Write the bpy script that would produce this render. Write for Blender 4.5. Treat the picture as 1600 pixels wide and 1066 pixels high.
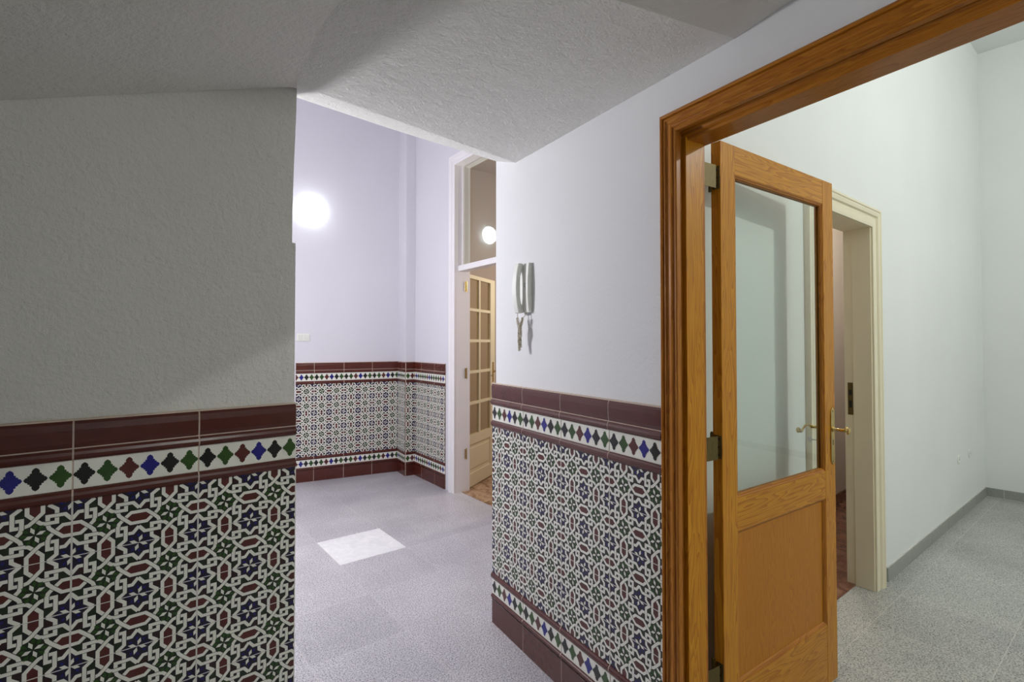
import bpy, bmesh, math, random
from mathutils import Vector, Matrix
random.seed(7)
SC = bpy.context.scene
COL = SC.collection
for o in list(bpy.data.objects):
    bpy.data.objects.remove(o)

# ------------------------------------------------------------------ camera
PITCH = 1.1
cam_d = bpy.data.cameras.new('camera')
cam_d.sensor_width = 36.0
cam_d.lens = 18.0
cam_d.shift_y = -(533 - 519.64) / 1600.0
cam_d.clip_start = 0.02
cam = bpy.data.objects.new('camera', cam_d)
COL.objects.link(cam)
cam.location = (0, 0, 1.352)
cam.rotation_euler = (math.radians(90 + PITCH), 0, 0)
SC.camera = cam

# ------------------------------------------------------------------ exposure, world
SC.view_settings.view_transform = 'Standard'
SC.view_settings.look = 'None'
SC.view_settings.gamma = 1.0
SC.view_settings.use_curve_mapping = False
SC.view_settings.exposure = 0.1
SC.cycles.use_denoising = True
SC.cycles.max_bounces = 12
SC.cycles.diffuse_bounces = 6
SC.cycles.transmission_bounces = 8
SC.cycles.sample_clamp_indirect = 6.0
SC.cycles.caustics_reflective = False
SC.cycles.caustics_refractive = False
W = bpy.data.worlds.new('world'); SC.world = W
W.use_nodes = True
W.node_tree.nodes['Background'].inputs[0].default_value = (0.6, 0.65, 0.7, 1)
W.node_tree.nodes['Background'].inputs[1].default_value = 0.05

# lamp strengths (the entry one is an added fill)
HALL_LAMP = 12.0        # radiance of the frosted hall lamps
HALL_COL = (0.975, 0.965, 1.0)
ROOM_BULB = 90.0        # watts, pendant of the right-hand room
ROOM_COL = (0.99, 1.0, 0.95)
HALL_BULB = 112.0       # watts, pendant of the hall, out of view
ENTRY_FILL = 13.5        # watts, unseen fill bulb added behind the camera
SIDE_BULB = 42.0        # watts, warm lamp of the room beyond the cream door

# ------------------------------------------------------------------ materials
def mat(name):
    m = bpy.data.materials.new(name); m.use_nodes = True
    nt = m.node_tree; b = nt.nodes['Principled BSDF']
    return m, nt, b
def N(nt, t, **kw):
    n = nt.nodes.new(t)
    for k, v in kw.items():
        if hasattr(n, k): setattr(n, k, v)
        else: n.inputs[k].default_value = v
    return n
def simple(name, col, rough=0.5, metal=0.0, coat=0.0, noise=0.0, nscale=40.0, bump=0.0):
    m, nt, b = mat(name)
    b.inputs['Roughness'].default_value = rough
    b.inputs['Metallic'].default_value = metal
    b.inputs['Coat Weight'].default_value = coat
    tc = N(nt, 'ShaderNodeTexCoord')
    nz = N(nt, 'ShaderNodeTexNoise', Scale=nscale, Detail=4.0)
    nt.links.new(tc.outputs['Object'], nz.inputs['Vector'])
    mx = N(nt, 'ShaderNodeMix', data_type='RGBA')
    c = col
    mx.inputs[6].default_value = (*[v * (1 - noise) for v in c], 1)
    mx.inputs[7].default_value = (*[min(1, v * (1 + noise)) for v in c], 1)
    nt.links.new(nz.outputs['Fac'], mx.inputs[0])
    nt.links.new(mx.outputs[2], b.inputs['Base Color'])
    if bump:
        bp = N(nt, 'ShaderNodeBump', Strength=bump, Distance=0.002)
        nt.links.new(nz.outputs['Fac'], bp.inputs['Height'])
        nt.links.new(bp.outputs[0], b.inputs['Normal'])
    return m
def plaster(name, col, bump=0.5, dist=0.004, scale=22.0, rough=0.75, stain=0.06):
    m, nt, b = mat(name)
    b.inputs['Roughness'].default_value = rough
    b.inputs['Specular IOR Level'].default_value = 0.3
    tc = N(nt, 'ShaderNodeTexCoord')
    n1 = N(nt, 'ShaderNodeTexNoise', Scale=scale, Detail=7.0, Roughness=0.68, Distortion=0.15)
    n2 = N(nt, 'ShaderNodeTexNoise', Scale=scale * 6, Detail=4.0, Roughness=0.6)
    n3 = N(nt, 'ShaderNodeTexNoise', Scale=1.3, Detail=3.0)
    for n in (n1, n2, n3): nt.links.new(tc.outputs['Object'], n.inputs['Vector'])
    ad = N(nt, 'ShaderNodeMath', operation='MULTIPLY_ADD'); ad.inputs[1].default_value = 0.35
    nt.links.new(n2.outputs['Fac'], ad.inputs[0]); nt.links.new(n1.outputs['Fac'], ad.inputs[2])
    bp = N(nt, 'ShaderNodeBump', Strength=bump, Distance=dist)
    nt.links.new(ad.outputs[0], bp.inputs['Height'])
    nt.links.new(bp.outputs[0], b.inputs['Normal'])
    mx = N(nt, 'ShaderNodeMix', data_type='RGBA')
    mx.inputs[6].default_value = (*[v * (1 - stain) for v in col], 1)
    mx.inputs[7].default_value = (*[min(1, v * (1 + stain)) for v in col], 1)
    nt.links.new(n3.outputs['Fac'], mx.inputs[0])
    nt.links.new(mx.outputs[2], b.inputs['Base Color'])
    return m
def wood(name, vertical=True, c1=(0.40, 0.140, 0.006), c2=(0.68, 0.315, 0.020), c3=(0.22, 0.06, 0.004), rough=0.33, figure=1.0):
    m, nt, b = mat(name)
    b.inputs['Roughness'].default_value = rough
    b.inputs['Coat Weight'].default_value = 0.05
    b.inputs['Specular IOR Level'].default_value = 0.22
    b.inputs['Coat Roughness'].default_value = 0.22
    tc = N(nt, 'ShaderNodeTexCoord')
    mp = N(nt, 'ShaderNodeMapping')
    mp.inputs['Scale'].default_value = (14, 14, 1.1) if vertical else (1.1, 14, 14)
    nt.links.new(tc.outputs['Object'], mp.inputs['Vector'])
    nz = N(nt, 'ShaderNodeTexNoise', Scale=1.0, Detail=3.0, Roughness=0.5, Distortion=0.35 * figure)
    nt.links.new(mp.outputs[0], nz.inputs['Vector'])
    # growth rings: banded noise
    mu = N(nt, 'ShaderNodeMath', operation='MULTIPLY'); mu.inputs[1].default_value = 20.0
    fr = N(nt, 'ShaderNodeMath', operation='FRACT')
    nt.links.new(nz.outputs['Fac'], mu.inputs[0]); nt.links.new(mu.outputs[0], fr.inputs[0])
    rp = N(nt, 'ShaderNodeValToRGB')
    e = rp.color_ramp.elements
    e[0].position = 0.0; e[0].color = (*c2, 1)
    e[1].position = 0.93; e[1].color = (*c1, 1)
    k = rp.color_ramp.elements.new(0.5); k.color = (*[0.7 * a + 0.3 * q for a, q in zip(c2, c1)], 1)
    k = rp.color_ramp.elements.new(1.0); k.color = (*c2, 1)
    nt.links.new(fr.outputs[0], rp.inputs[0])
    n2 = N(nt, 'ShaderNodeTexNoise', Scale=2.6, Detail=2.0)
    nt.links.new(tc.outputs['Object'], n2.inputs['Vector'])
    mp3 = N(nt, 'ShaderNodeMapping')
    mp3.inputs['Scale'].default_value = (300, 300, 6) if vertical else (6, 300, 300)
    nt.links.new(tc.outputs['Object'], mp3.inputs['Vector'])
    n3 = N(nt, 'ShaderNodeTexNoise', Scale=1.0, Detail=2.0)
    nt.links.new(mp3.outputs[0], n3.inputs['Vector'])
    mx = N(nt, 'ShaderNodeMix', data_type='RGBA')
    mm = N(nt, 'ShaderNodeMath', operation='MULTIPLY'); mm.inputs[1].default_value = 0.35
    nt.links.new(n2.outputs['Fac'], mm.inputs[0]); nt.links.new(mm.outputs[0], mx.inputs[0])
    nt.links.new(rp.outputs[0], mx.inputs[6]); mx.inputs[7].default_value = (*c1, 1)
    m2 = N(nt, 'ShaderNodeMix', data_type='RGBA')
    m4 = N(nt, 'ShaderNodeMath', operation='MULTIPLY'); m4.inputs[1].default_value = 0.30
    nt.links.new(n3.outputs['Fac'], m4.inputs[0]); nt.links.new(m4.outputs[0], m2.inputs[0])
    nt.links.new(mx.outputs[2], m2.inputs[6]); m2.inputs[7].default_value = (*c3, 1)
    nt.links.new(m2.outputs[2], b.inputs['Base Color'])
    bp = N(nt, 'ShaderNodeBump', Strength=0.12, Distance=0.001)
    nt.links.new(n3.outputs['Fac'], bp.inputs['Height'])
    nt.links.new(bp.outputs[0], b.inputs['Normal'])
    return m
def granite(name='grey_granite', tint=(1, 1, 1), dark=1.0):
    m, nt, b = mat(name)
    b.inputs['Roughness'].default_value = 0.38
    tc = N(nt, 'ShaderNodeTexCoord')
    n1 = N(nt, 'ShaderNodeTexVoronoi', Scale=230.0)
    n2 = N(nt, 'ShaderNodeTexNoise', Scale=165.0, Detail=4.0, Roughness=0.75)
    n3 = N(nt, 'ShaderNodeTexNoise', Scale=2.2, Detail=4.0)
    for n in (n1, n2, n3): nt.links.new(tc.outputs['Object'], n.inputs['Vector'])
    rp = N(nt, 'ShaderNodeValToRGB'); e = rp.color_ramp.elements
    T = lambda v: (*[v * q * dark for q in tint], 1)
    e[0].position = 0.41; e[0].color = T(0.17)
    e[1].position = 0.57; e[1].color = T(0.84)
    k = e.new(0.475); k.color = T(0.64)
    nt.links.new(n2.outputs['Fac'], rp.inputs[0])
    mx = N(nt, 'ShaderNodeMix', data_type='RGBA', blend_type='MULTIPLY'); mx.inputs[0].default_value = 0.30
    nt.links.new(rp.outputs[0], mx.inputs[6])
    hs = N(nt, 'ShaderNodeHueSaturation'); hs.inputs['Saturation'].default_value = 0.9
    nt.links.new(mx.outputs[2], hs.inputs['Color'])
    bw_ = N(nt, 'ShaderNodeRGBToBW'); nt.links.new(n1.outputs['Color'], bw_.inputs[0]); nt.links.new(bw_.outputs[0], mx.inputs[7])
    r3 = N(nt, 'ShaderNodeValToRGB'); e3 = r3.color_ramp.elements
    e3[0].color = (0.82, 0.82, 0.84, 1); e3[1].color = (1.0, 1.0, 1.0, 1); e3[0].position = .35; e3[1].position = .65
    nt.links.new(n3.outputs['Fac'], r3.inputs[0])
    m3 = N(nt, 'ShaderNodeMix', data_type='RGBA', blend_type='MULTIPLY'); m3.inputs[0].default_value = 1.0
    nt.links.new(hs.outputs[0], m3.inputs[6]); nt.links.new(r3.outputs[0], m3.inputs[7])
    br = N(nt, 'ShaderNodeTexBrick', offset=0.0, squash=1.0)
    br.inputs['Scale'].default_value = 1.0
    br.inputs['Brick Width'].default_value = 0.443; br.inputs['Row Height'].default_value = 0.443
    br.inputs['Mortar Size'].default_value = 0.0021; br.inputs['Mortar Smooth'].default_value = 0.2
    br.inputs['Color1'].default_value = (1, 1, 1, 1); br.inputs['Color2'].default_value = (0.88, 0.88, 0.89, 1)
    nt.links.new(tc.outputs['Object'], br.inputs['Vector'])
    m5 = N(nt, 'ShaderNodeMix', data_type='RGBA', blend_type='MULTIPLY'); m5.inputs[0].default_value = 1.0
    nt.links.new(m3.outputs[2], m5.inputs[6]); nt.links.new(br.outputs['Color'], m5.inputs[7])
    br.inputs['Mortar'].default_value = (0.9, 0.9, 0.9, 1)
    m6 = N(nt, 'ShaderNodeMix', data_type='RGBA')
    mf = N(nt, 'ShaderNodeMath', operation='MULTIPLY'); mf.inputs[1].default_value = 0.5
    nt.links.new(br.outputs['Fac'], mf.inputs[0]); nt.links.new(mf.outputs[0], m6.inputs[0])
    nt.links.new(m5.outputs[2], m6.inputs[6]); m6.inputs[7].default_value = (0.66, 0.64, 0.60, 1)
    nt.links.new(m6.outputs[2], b.inputs['Base Color'])
    return m
def marble(name, c1, c2, scale=9.0, rough=0.25):
    m, nt, b = mat(name)
    b.inputs['Roughness'].default_value = rough
    tc = N(nt, 'ShaderNodeTexCoord')
    n1 = N(nt, 'ShaderNodeTexNoise', Scale=scale, Detail=8.0, Roughness=0.68, Distortion=1.2)
    nt.links.new(tc.outputs['Object'], n1.inputs['Vector'])
    rp = N(nt, 'ShaderNodeValToRGB'); e = rp.color_ramp.elements
    e[0].position = 0.38; e[0].color = (*c1, 1); e[1].position = 0.66; e[1].color = (*c2, 1)
    nt.links.new(n1.outputs['Fac'], rp.inputs[0]); nt.links.new(rp.outputs[0], b.inputs['Base Color'])
    return m
def glassmat(name, rough=0.0, tint=(0.95, 0.98, 0.96)):
    # thin window pane: mostly see-through with a Fresnel reflection
    m = bpy.data.materials.new(name); m.use_nodes = True; nt = m.node_tree
    nt.nodes.clear()
    out = nt.nodes.new('ShaderNodeOutputMaterial')
    tr = nt.nodes.new('ShaderNodeBsdfTransparent'); tr.inputs[0].default_value = (*tint, 1)
    gl = nt.nodes.new('ShaderNodeBsdfGlossy'); gl.inputs['Roughness'].default_value = rough
    lw = nt.nodes.new('ShaderNodeLayerWeight'); lw.inputs[0].default_value = 0.5
    pw = nt.nodes.new('ShaderNodeMath'); pw.operation = 'POWER'; pw.inputs[1].default_value = 5.0
    fr = nt.nodes.new('ShaderNodeMath'); fr.operation = 'MULTIPLY_ADD'; fr.inputs[1].default_value = 0.92; fr.inputs[2].default_value = 0.04
    nt.links.new(lw.outputs['Facing'], pw.inputs[0]); nt.links.new(pw.outputs[0], fr.inputs[0])
    mx = nt.nodes.new('ShaderNodeMixShader')
    nt.links.new(fr.outputs[0], mx.inputs[0]); nt.links.new(tr.outputs[0], mx.inputs[1]); nt.links.new(gl.outputs[0], mx.inputs[2])
    nt.links.new(mx.outputs[0], out.inputs[0])
    return m
def emis(name, col, s):
    m, nt, b = mat(name)
    b.inputs['Base Color'].default_value = (0.9, 0.9, 0.9, 1)
    b.inputs['Roughness'].default_value = 0.3
    b.inputs['Emission Color'].default_value = (*col, 1)
    b.inputs['Emission Strength'].default_value = s
    return m

M = {}
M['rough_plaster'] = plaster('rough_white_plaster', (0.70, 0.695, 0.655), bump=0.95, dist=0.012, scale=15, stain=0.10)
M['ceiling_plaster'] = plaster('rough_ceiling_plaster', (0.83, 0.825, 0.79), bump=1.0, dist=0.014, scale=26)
M['plaster'] = plaster('white_plaster', (0.76, 0.77, 0.785), bump=0.35, dist=0.004, scale=14)
M['hall_plaster'] = plaster('smooth_white_paint', (0.66, 0.65, 0.70), bump=0.15, dist=0.003, scale=7)
M['room_plaster'] = plaster('white_room_paint', (0.765, 0.785, 0.775), bump=0.15, dist=0.003, scale=7)
M['beige'] = plaster('beige_paint', (0.50, 0.43, 0.39), bump=0.1, dist=0.002, scale=9)
M['pink_wall'] = plaster('pinkish_paint', (0.62, 0.55, 0.48), bump=0.1, dist=0.002, scale=9)
M['granite'] = granite(tint=(1.02, 0.99, 1.04))
M['granite_room'] = granite('granite_room_tint', (1.0, 1.0, 0.93), 0.84)  # copy of the floor granite, tinted for the side room's light
M['skirt'] = simple('granite_skirting', (0.30, 0.31, 0.28), 0.4, noise=0.45, nscale=260)
M['grout'] = simple('cream_grout', (0.56, 0.45, 0.37), 0.8, noise=0.1)
M['wgrout'] = simple('white_grout', (0.66, 0.64, 0.60), 0.8, noise=0.1)
M['maroon'] = simple('maroon_glaze', (0.080, 0.016, 0.010), 0.24, coat=0.0, noise=0.22, nscale=30, bump=0.15)
M['t_white'] = simple('tile_white_glaze', (0.78, 0.78, 0.71), 0.28, coat=0.0, noise=0.05, nscale=60)
M['t_black'] = simple('tile_black_glaze', (0.004, 0.006, 0.005), 0.28, coat=0.0, noise=0.5, nscale=60)
M['t_green'] = simple('tile_green_glaze', (0.022, 0.070, 0.008), 0.28, coat=0.0, noise=0.4, nscale=60)
M['t_dgreen'] = simple('tile_dark_green_glaze', (0.010, 0.020, 0.006), 0.28, coat=0.0, noise=0.4, nscale=60)
M['t_blue'] = simple('tile_blue_glaze', (0.008, 0.008, 0.19), 0.28, coat=0.0, noise=0.4, nscale=60)
M['t_dblue'] = simple('tile_navy_glaze', (0.008, 0.005, 0.022), 0.28, coat=0.0, noise=0.4, nscale=60)
M['t_red'] = simple('tile_red_glaze', (0.085, 0.016, 0.012), 0.28, coat=0.0, noise=0.3, nscale=60)
M['t_plum'] = simple('tile_dark_plum_glaze', (0.022, 0.006, 0.007), 0.28, coat=0.0, noise=0.4, nscale=60)
M['wood_v'] = wood('pine_vertical_grain', True)
M['wood_h'] = wood('pine_horizontal_grain', False)
M['frame_v'] = wood('stained_frame_vertical', True, c1=(0.32, 0.105, 0.010), c2=(0.48, 0.190, 0.022), c3=(0.15, 0.038, 0.005))
M['frame_h'] = wood('stained_frame_horizontal', False, c1=(0.36, 0.120, 0.010), c2=(0.52, 0.210, 0.022), c3=(0.18, 0.048, 0.006))
M['wood_panel'] = wood('pine_panel', True, c1=(0.42, 0.150, 0.005), c2=(0.55, 0.220, 0.010), c3=(0.26, 0.075, 0.004), figure=3.0)
M['brass'] = simple('brass', (0.62, 0.46, 0.18), 0.25, metal=1.0, noise=0.1)
M['old_brass'] = simple('aged_brass', (0.12, 0.085, 0.02), 0.5, metal=0.5, noise=0.35, nscale=90)
M['steel'] = simple('steel', (0.5, 0.5, 0.48), 0.3, metal=1.0, noise=0.1)
M['dark'] = simple('dark_hole', (0.01, 0.01, 0.01), 0.8)
M['cream'] = simple('cream_gloss_paint', (0.76, 0.70, 0.52), 0.35, noise=0.04, nscale=8)
M['white_paint'] = simple('white_gloss_paint', (0.78, 0.76, 0.77), 0.35, noise=0.03, nscale=8)
M['glass'] = glassmat('clear_glass')
M['pane'] = glassmat('tinted_glass', 0.10, (0.95, 0.90, 0.78))
M['plastic'] = simple('white_plastic', (0.74, 0.75, 0.70), 0.5, noise=0.03)
M['plastic2'] = simple('grey_white_plastic', (0.66, 0.68, 0.63), 0.5, noise=0.03)
M['cord'] = simple('ivory_cord', (0.62, 0.57, 0.45), 0.5, noise=0.1)
M['marble_brown'] = marble('brown_marble', (0.20, 0.105, 0.055), (0.50, 0.34, 0.21))
M['red_marble'] = marble('red_brown_marble', (0.11, 0.045, 0.030), (0.27, 0.13, 0.08))
M['white_tile'] = marble('pale_marble', (0.74, 0.74, 0.76), (0.84, 0.84, 0.85), 14.0)
M['lamp_glass'] = emis('lit_frosted_glass', HALL_COL, HALL_LAMP)
M['rim_glass'] = glassmat('clear_rim_glass', 0.02, (0.9, 0.97, 0.95))
M['bulb_room'] = emis('lit_bulb', ROOM_COL, 1.0)

# ------------------------------------------------------------------ builders
def tag(o, label=None, cat=None, group=None, kind=None):
    if label: o['label'] = label
    if cat: o['category'] = cat
    if group: o['group'] = group
    if kind: o['kind'] = kind
    return o
def empty(name, loc=(0, 0, 0), ang=0.0, **kw):
    o = bpy.data.objects.new(name, None); COL.objects.link(o)
    o.empty_display_size = 0.1
    o.location = loc; o.rotation_euler = (0, 0, math.radians(ang))
    return tag(o, **kw)

class MB:
    def __init__(s): s.v = []; s.f = []; s.m = []
    def add(s, vs, fs, mi=0):
        k = len(s.v); s.v += [tuple(v) for v in vs]
        for f in fs: s.f.append([i + k for i in f]); s.m.append(mi)
        return s
    def box(s, x0, x1, y0, y1, z0, z1, mi=0):
        vs = [(x, y, z) for z in (z0, z1) for y in (y0, y1) for x in (x0, x1)]
        return s.add(vs, [(0, 2, 3, 1), (4, 5, 7, 6), (0, 1, 5, 4), (2, 6, 7, 3), (0, 4, 6, 2), (1, 3, 7, 5)], mi)
    def prism(s, pts, a0, a1, axis='x', mi=0):
        # closed 2-D outline extruded along an axis: pts are (y,z), (x,z) or (x,y)
        def P(p, a):
            return (a, p[0], p[1]) if axis == 'x' else ((p[0], a, p[1]) if axis == 'y' else (p[0], p[1], a))
        n = len(pts)
        vs = [P(p, a0) for p in pts] + [P(p, a1) for p in pts]
        fs = [tuple(range(n)), tuple(reversed(range(n, 2 * n)))]
        fs += [(i, i + n, (i + 1) % n + n, (i + 1) % n) for i in range(n)]
        return s.add(vs, fs, mi)
    def tube(s, path, r, seg=8, mi=0, caps=True):
        path = [Vector(p) for p in path]; n = len(path)
        rr = r if isinstance(r, (list, tuple)) else [r] * n
        up = Vector((0, 0, 1)); prev = None; vs = []
        for i in range(n):
            t = (path[min(i + 1, n - 1)] - path[max(i - 1, 0)]).normalized()
            if prev is None:
                a = t.cross(up)
                if a.length < 1e-3: a = t.cross(Vector((1, 0, 0)))
            else:
                a = prev - t * prev.dot(t)
            a.normalize(); prev = a; b = t.cross(a)
            for k in range(seg):
                q = 2 * math.pi * k / seg
                vs.append(path[i] + (a * math.cos(q) + b * math.sin(q)) * rr[i])
        fs = []
        for i in range(n - 1):
            for k in range(seg):
                k2 = (k + 1) % seg
                fs.append((i * seg + k, i * seg + k2, (i + 1) * seg + k2, (i + 1) * seg + k))
        if caps:
            fs.append(tuple(reversed(range(seg)))); fs.append(tuple(range((n - 1) * seg, n * seg)))
        return s.add(vs, fs, mi)
    def lathe(s, prof, c, axis='z', seg=32, mi=0, sgn=1):
        # prof: (radius, height) ; axis 'y' turns the height along sgn*y
        vs = []
        for r, h in prof:
            for k in range(seg):
                q = 2 * math.pi * k / seg
                if axis == 'z': vs.append((c[0] + r * math.cos(q), c[1] + r * math.sin(q), c[2] + h))
                else: vs.append((c[0] + r * math.cos(q), c[1] + sgn * h, c[2] + r * math.sin(q)))
        fs = []
        for i in range(len(prof) - 1):
            for k in range(seg):
                k2 = (k + 1) % seg
                fs.append((i * seg + k, i * seg + k2, (i + 1) * seg + k2, (i + 1) * seg + k))
        fs.append(tuple(reversed(range(seg)))); fs.append(tuple(range((len(prof) - 1) * seg, len(prof) * seg)))
        return s.add(vs, fs, mi)
    def build(s, name, mats, parent=None, smooth=False, bevel=0.0, normals=True):
        me = bpy.data.meshes.new(name)
        me.from_pydata(s.v, [], s.f)
        if not isinstance(mats, (list, tuple)): mats = [mats]
        for q in mats: me.materials.append(M[q] if isinstance(q, str) else q)
        for p, mi in zip(me.polygons, s.m): p.material_index = mi
        if normals:
            bm = bmesh.new(); bm.from_mesh(me)
            bmesh.ops.recalc_face_normals(bm, faces=bm.faces[:]); bm.to_mesh(me); bm.free()
        if smooth:
            for p in me.polygons: p.use_smooth = True
            if hasattr(me, 'set_sharp_from_angle'): me.set_sharp_from_angle(angle=math.radians(40))
        o = bpy.data.objects.new(name, me); COL.objects.link(o)
        if parent is not None: o.parent = parent
        if bevel:
            b = o.modifiers.new('bevel', 'BEVEL'); b.width = bevel; b.segments = 2; b.limit_method = 'ANGLE'
            b.angle_limit = math.radians(35)
        return o

def mesh_at(mb, name, mats, origin, ang, **kw):
    o = mb.build(name, mats, **kw)
    o.location = origin; o.rotation_euler = (0, 0, math.radians(ang))
    return o

def sweep(profile, path, name, mats_v, mats_h, parent, names):
    """moulded frame: profile [(outward, y)] swept round a path in the x-z plane, one mitred mesh a side"""
    n = len(path)
    def dirn(a, b):
        d = Vector((b[0] - a[0], b[1] - a[1])); d.normalize(); return d
    out = []
    for i in range(n - 1):
        d = dirn(path[i], path[i + 1]); nr = Vector((-d[1], d[0]))
        def end(k):
            p = Vector(path[k])
            if 0 < k < n - 1:
                d1 = dirn(path[k - 1], path[k]); d2 = dirn(path[k], path[k + 1])
                n1 = Vector((-d1[1], d1[0])); n2 = Vector((-d2[1], d2[0]))
                m = (n1 + n2).normalized(); m = m / m.dot(n1)
            else: m = nr
            return [(p[0] + m[0] * a, y, p[1] + m[1] * a) for a, y in profile]
        A = end(i); B = end(i + 1); k = len(profile)
        mb = MB()
        mb.add(A + B, [tuple(range(k)), tuple(reversed(range(k, 2 * k)))] +
               [(j, j + k, (j + 1) % k + k, (j + 1) % k) for j in range(k)])
        horiz = abs(d[0]) > abs(d[1])
        out.append(mb.build(names[i], mats_h if horiz else mats_v, parent))
    return out

# ------------------------------------------------------------------ the tiled dado
def clip(poly, axis, lim, keep_greater):
    out = []
    for i in range(len(poly)):
        a = poly[i]; b = poly[(i + 1) % len(poly)]
        ia = (a[axis] >= lim) if keep_greater else (a[axis] <= lim)
        ib = (b[axis] >= lim) if keep_greater else (b[axis] <= lim)
        if ia: out.append(a)
        if ia != ib:
            t = (lim - a[axis]) / (b[axis] - a[axis])
            out.append((a[0] + (b[0] - a[0]) * t, a[1] + (b[1] - a[1]) * t))
    return out
def strap(pts, hw):
    """mitred quads along a polyline"""
    P = [Vector(p) for p in pts]; n = len(P); L = []; Rr = []
    for i in range(n):
        if i == 0: d = (P[1] - P[0]).normalized(); m = Vector((-d[1], d[0]))
        elif i == n - 1: d = (P[-1] - P[-2]).normalized(); m = Vector((-d[1], d[0]))
        else:
            d1 = (P[i] - P[i - 1]).normalized(); d2 = (P[i + 1] - P[i]).normalized()
            n1 = Vector((-d1[1], d1[0])); n2 = Vector((-d2[1], d2[0]))
            m = (n1 + n2).normalized(); m = m / max(0.4, m.dot(n1))
        L.append(tuple(P[i] + m * hw)); Rr.append(tuple(P[i] - m * hw))
    return [[L[i], L[i + 1], Rr[i + 1], Rr[i]] for i in range(n - 1)]
# one 14 x 14 cm module in centimetres; blue star at the corners, green star in the middle
QS = [
    [(7, 3.3), (5.9, 4.35), (4.9, 4.65), (2.9, 4.65), (2.9, 1.3), (4.5, 0.0)],
    [(3.3, 7), (4.35, 5.9), (4.6, 4.9), (4.6, 2.9), (1.3, 2.9), (0.0, 4.5)],
    [(7, 3.3), (5.55, 1.75), (5.55, 0.0)],
    [(3.3, 7), (1.75, 5.55), (0.0, 5.55)]]
def rot7(p, k):
    x, y = p[0] - 7, p[1] - 7
    for _ in range(k): x, y = -y, x
    return (x + 7, y + 7)
def rhomb(cx, cy, ang, r0, r1, w):
    c, s = math.cos(ang), math.sin(ang)
    def q(a, b): return (cx + a * c - b * s, cy + a * s + b * c)
    mth = r0 + (r1 - r0) * 0.5
    return [q(r0, 0), q(mth, w), q(r1, 0), q(mth, -w)]
def module():
    L = []           # (layer, material, polygon) material: 0 black 1 white 2 green 3 blue 4 red 5 dark green 6 navy 7 plum
    hw = 0.43
    for k in range(4):
        R = lambda P: [rot7(p, k) for p in P]
        # star grounds
        L.append((1, 5, R([(7, 7), (7, 3.3), (5.9, 4.35), (4.6, 4.65), (4.35, 5.9), (3.3, 7)])))
        L.append((1, 6, R([(0, 0), (4.5, 0), (2.9, 1.3), (2.9, 2.9)])))
        L.append((1, 6, R([(0, 0), (2.9, 2.9), (1.3, 2.9), (0, 4.5)])))
        # long hexagons
        L.append((1, 4, R([(7, 3.3), (5.55, 1.75), (5.55, 0), (7, 0)])))
        L.append((1, 4, R([(3.3, 7), (1.75, 5.55), (0, 5.55), (0, 7)])))
        # dark cells beside the hexagons
        L.append((1, 5, R([(4.6, 0.4), (5.4, 1.9), (4.6, 2.5), (3.2, 2.4), (3.2, 1.5)])))
        L.append((1, 7, R([(0.4, 4.6), (1.9, 5.4), (2.5, 4.6), (2.4, 3.2), (1.5, 3.2)])))
        for S in QS:
            for q in strap(R(S), hw): L.append((2, 1, q))
        # where one strap rides over another
        for (cx, cy), (dx, dy) in (((7, 3.3), (1.15, -1.25)), ((4.6, 4.65), (0, 1)), ((2.9, 2.9), (0, 1))):
            d = Vector((dx, dy)).normalized(); c0 = Vector((cx, cy))
            for lay, mi, w, ln in ((3, 0, hw + 0.13, hw + 0.10), (4, 1, hw, hw + 0.16)):
                for q in strap(R([tuple(c0 - d * ln), tuple(c0 + d * ln)]), w): L.append((lay, mi, q))
        # star petals: white pinwheel, fine web, coloured chips
        a0 = math.radians(-20) + k * math.pi / 2
        L.append((2, 1, rhomb(7, 7, a0, 0.25, 2.2, 0.46)))
        a1 = math.radians(20) + k * math.pi / 2
        for cx, cy in ((0, 0), (14, 0), (0, 14), (14, 14)):
            L.append((2, 1, rhomb(cx, cy, a1, 0.25, 2.2, 0.46)))
            for off in (0, 45):
                L.append((2, 3, rhomb(cx, cy, a1 + math.radians(45 * (off / 45) + 22.5), 1.60, 2.55, 0.30)))
        for off in (22, 55):
            L.append((2, 2, rhomb(7, 7, a0 + math.radians(off), 1.2, 2.9, 0.42)))
    res = []
    for lay, mi, p in L:
        for ax, lim, g in ((0, 0, True), (0, 14, False), (1, 0, True), (1, 14, False)):
            p = clip(p, ax, lim, g)
            if len(p) < 3: break
        if len(p) >= 3: res.append((lay, mi, p))
    return res
MODULE = module()
DIAM = [(0, 2.7), (.55, 2.35), (.78, 1.9), (.72, 1.5), (1.12, 1.42), (1.12, 1.0), (1.52, .95), (1.55, .62), (1.95, .5), (2.28, 0)]
DIAM = DIAM + [(x, -y) for x, y in DIAM[-2::-1]]
DIAM = DIAM + [(-x, y) for x, y in DIAM[-2:0:-1]]
FIELD_MATS = ['t_black', 't_white', 't_green', 't_blue', 't_red', 't_dgreen', 't_dblue', 't_plum', 'wgrout']
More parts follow.
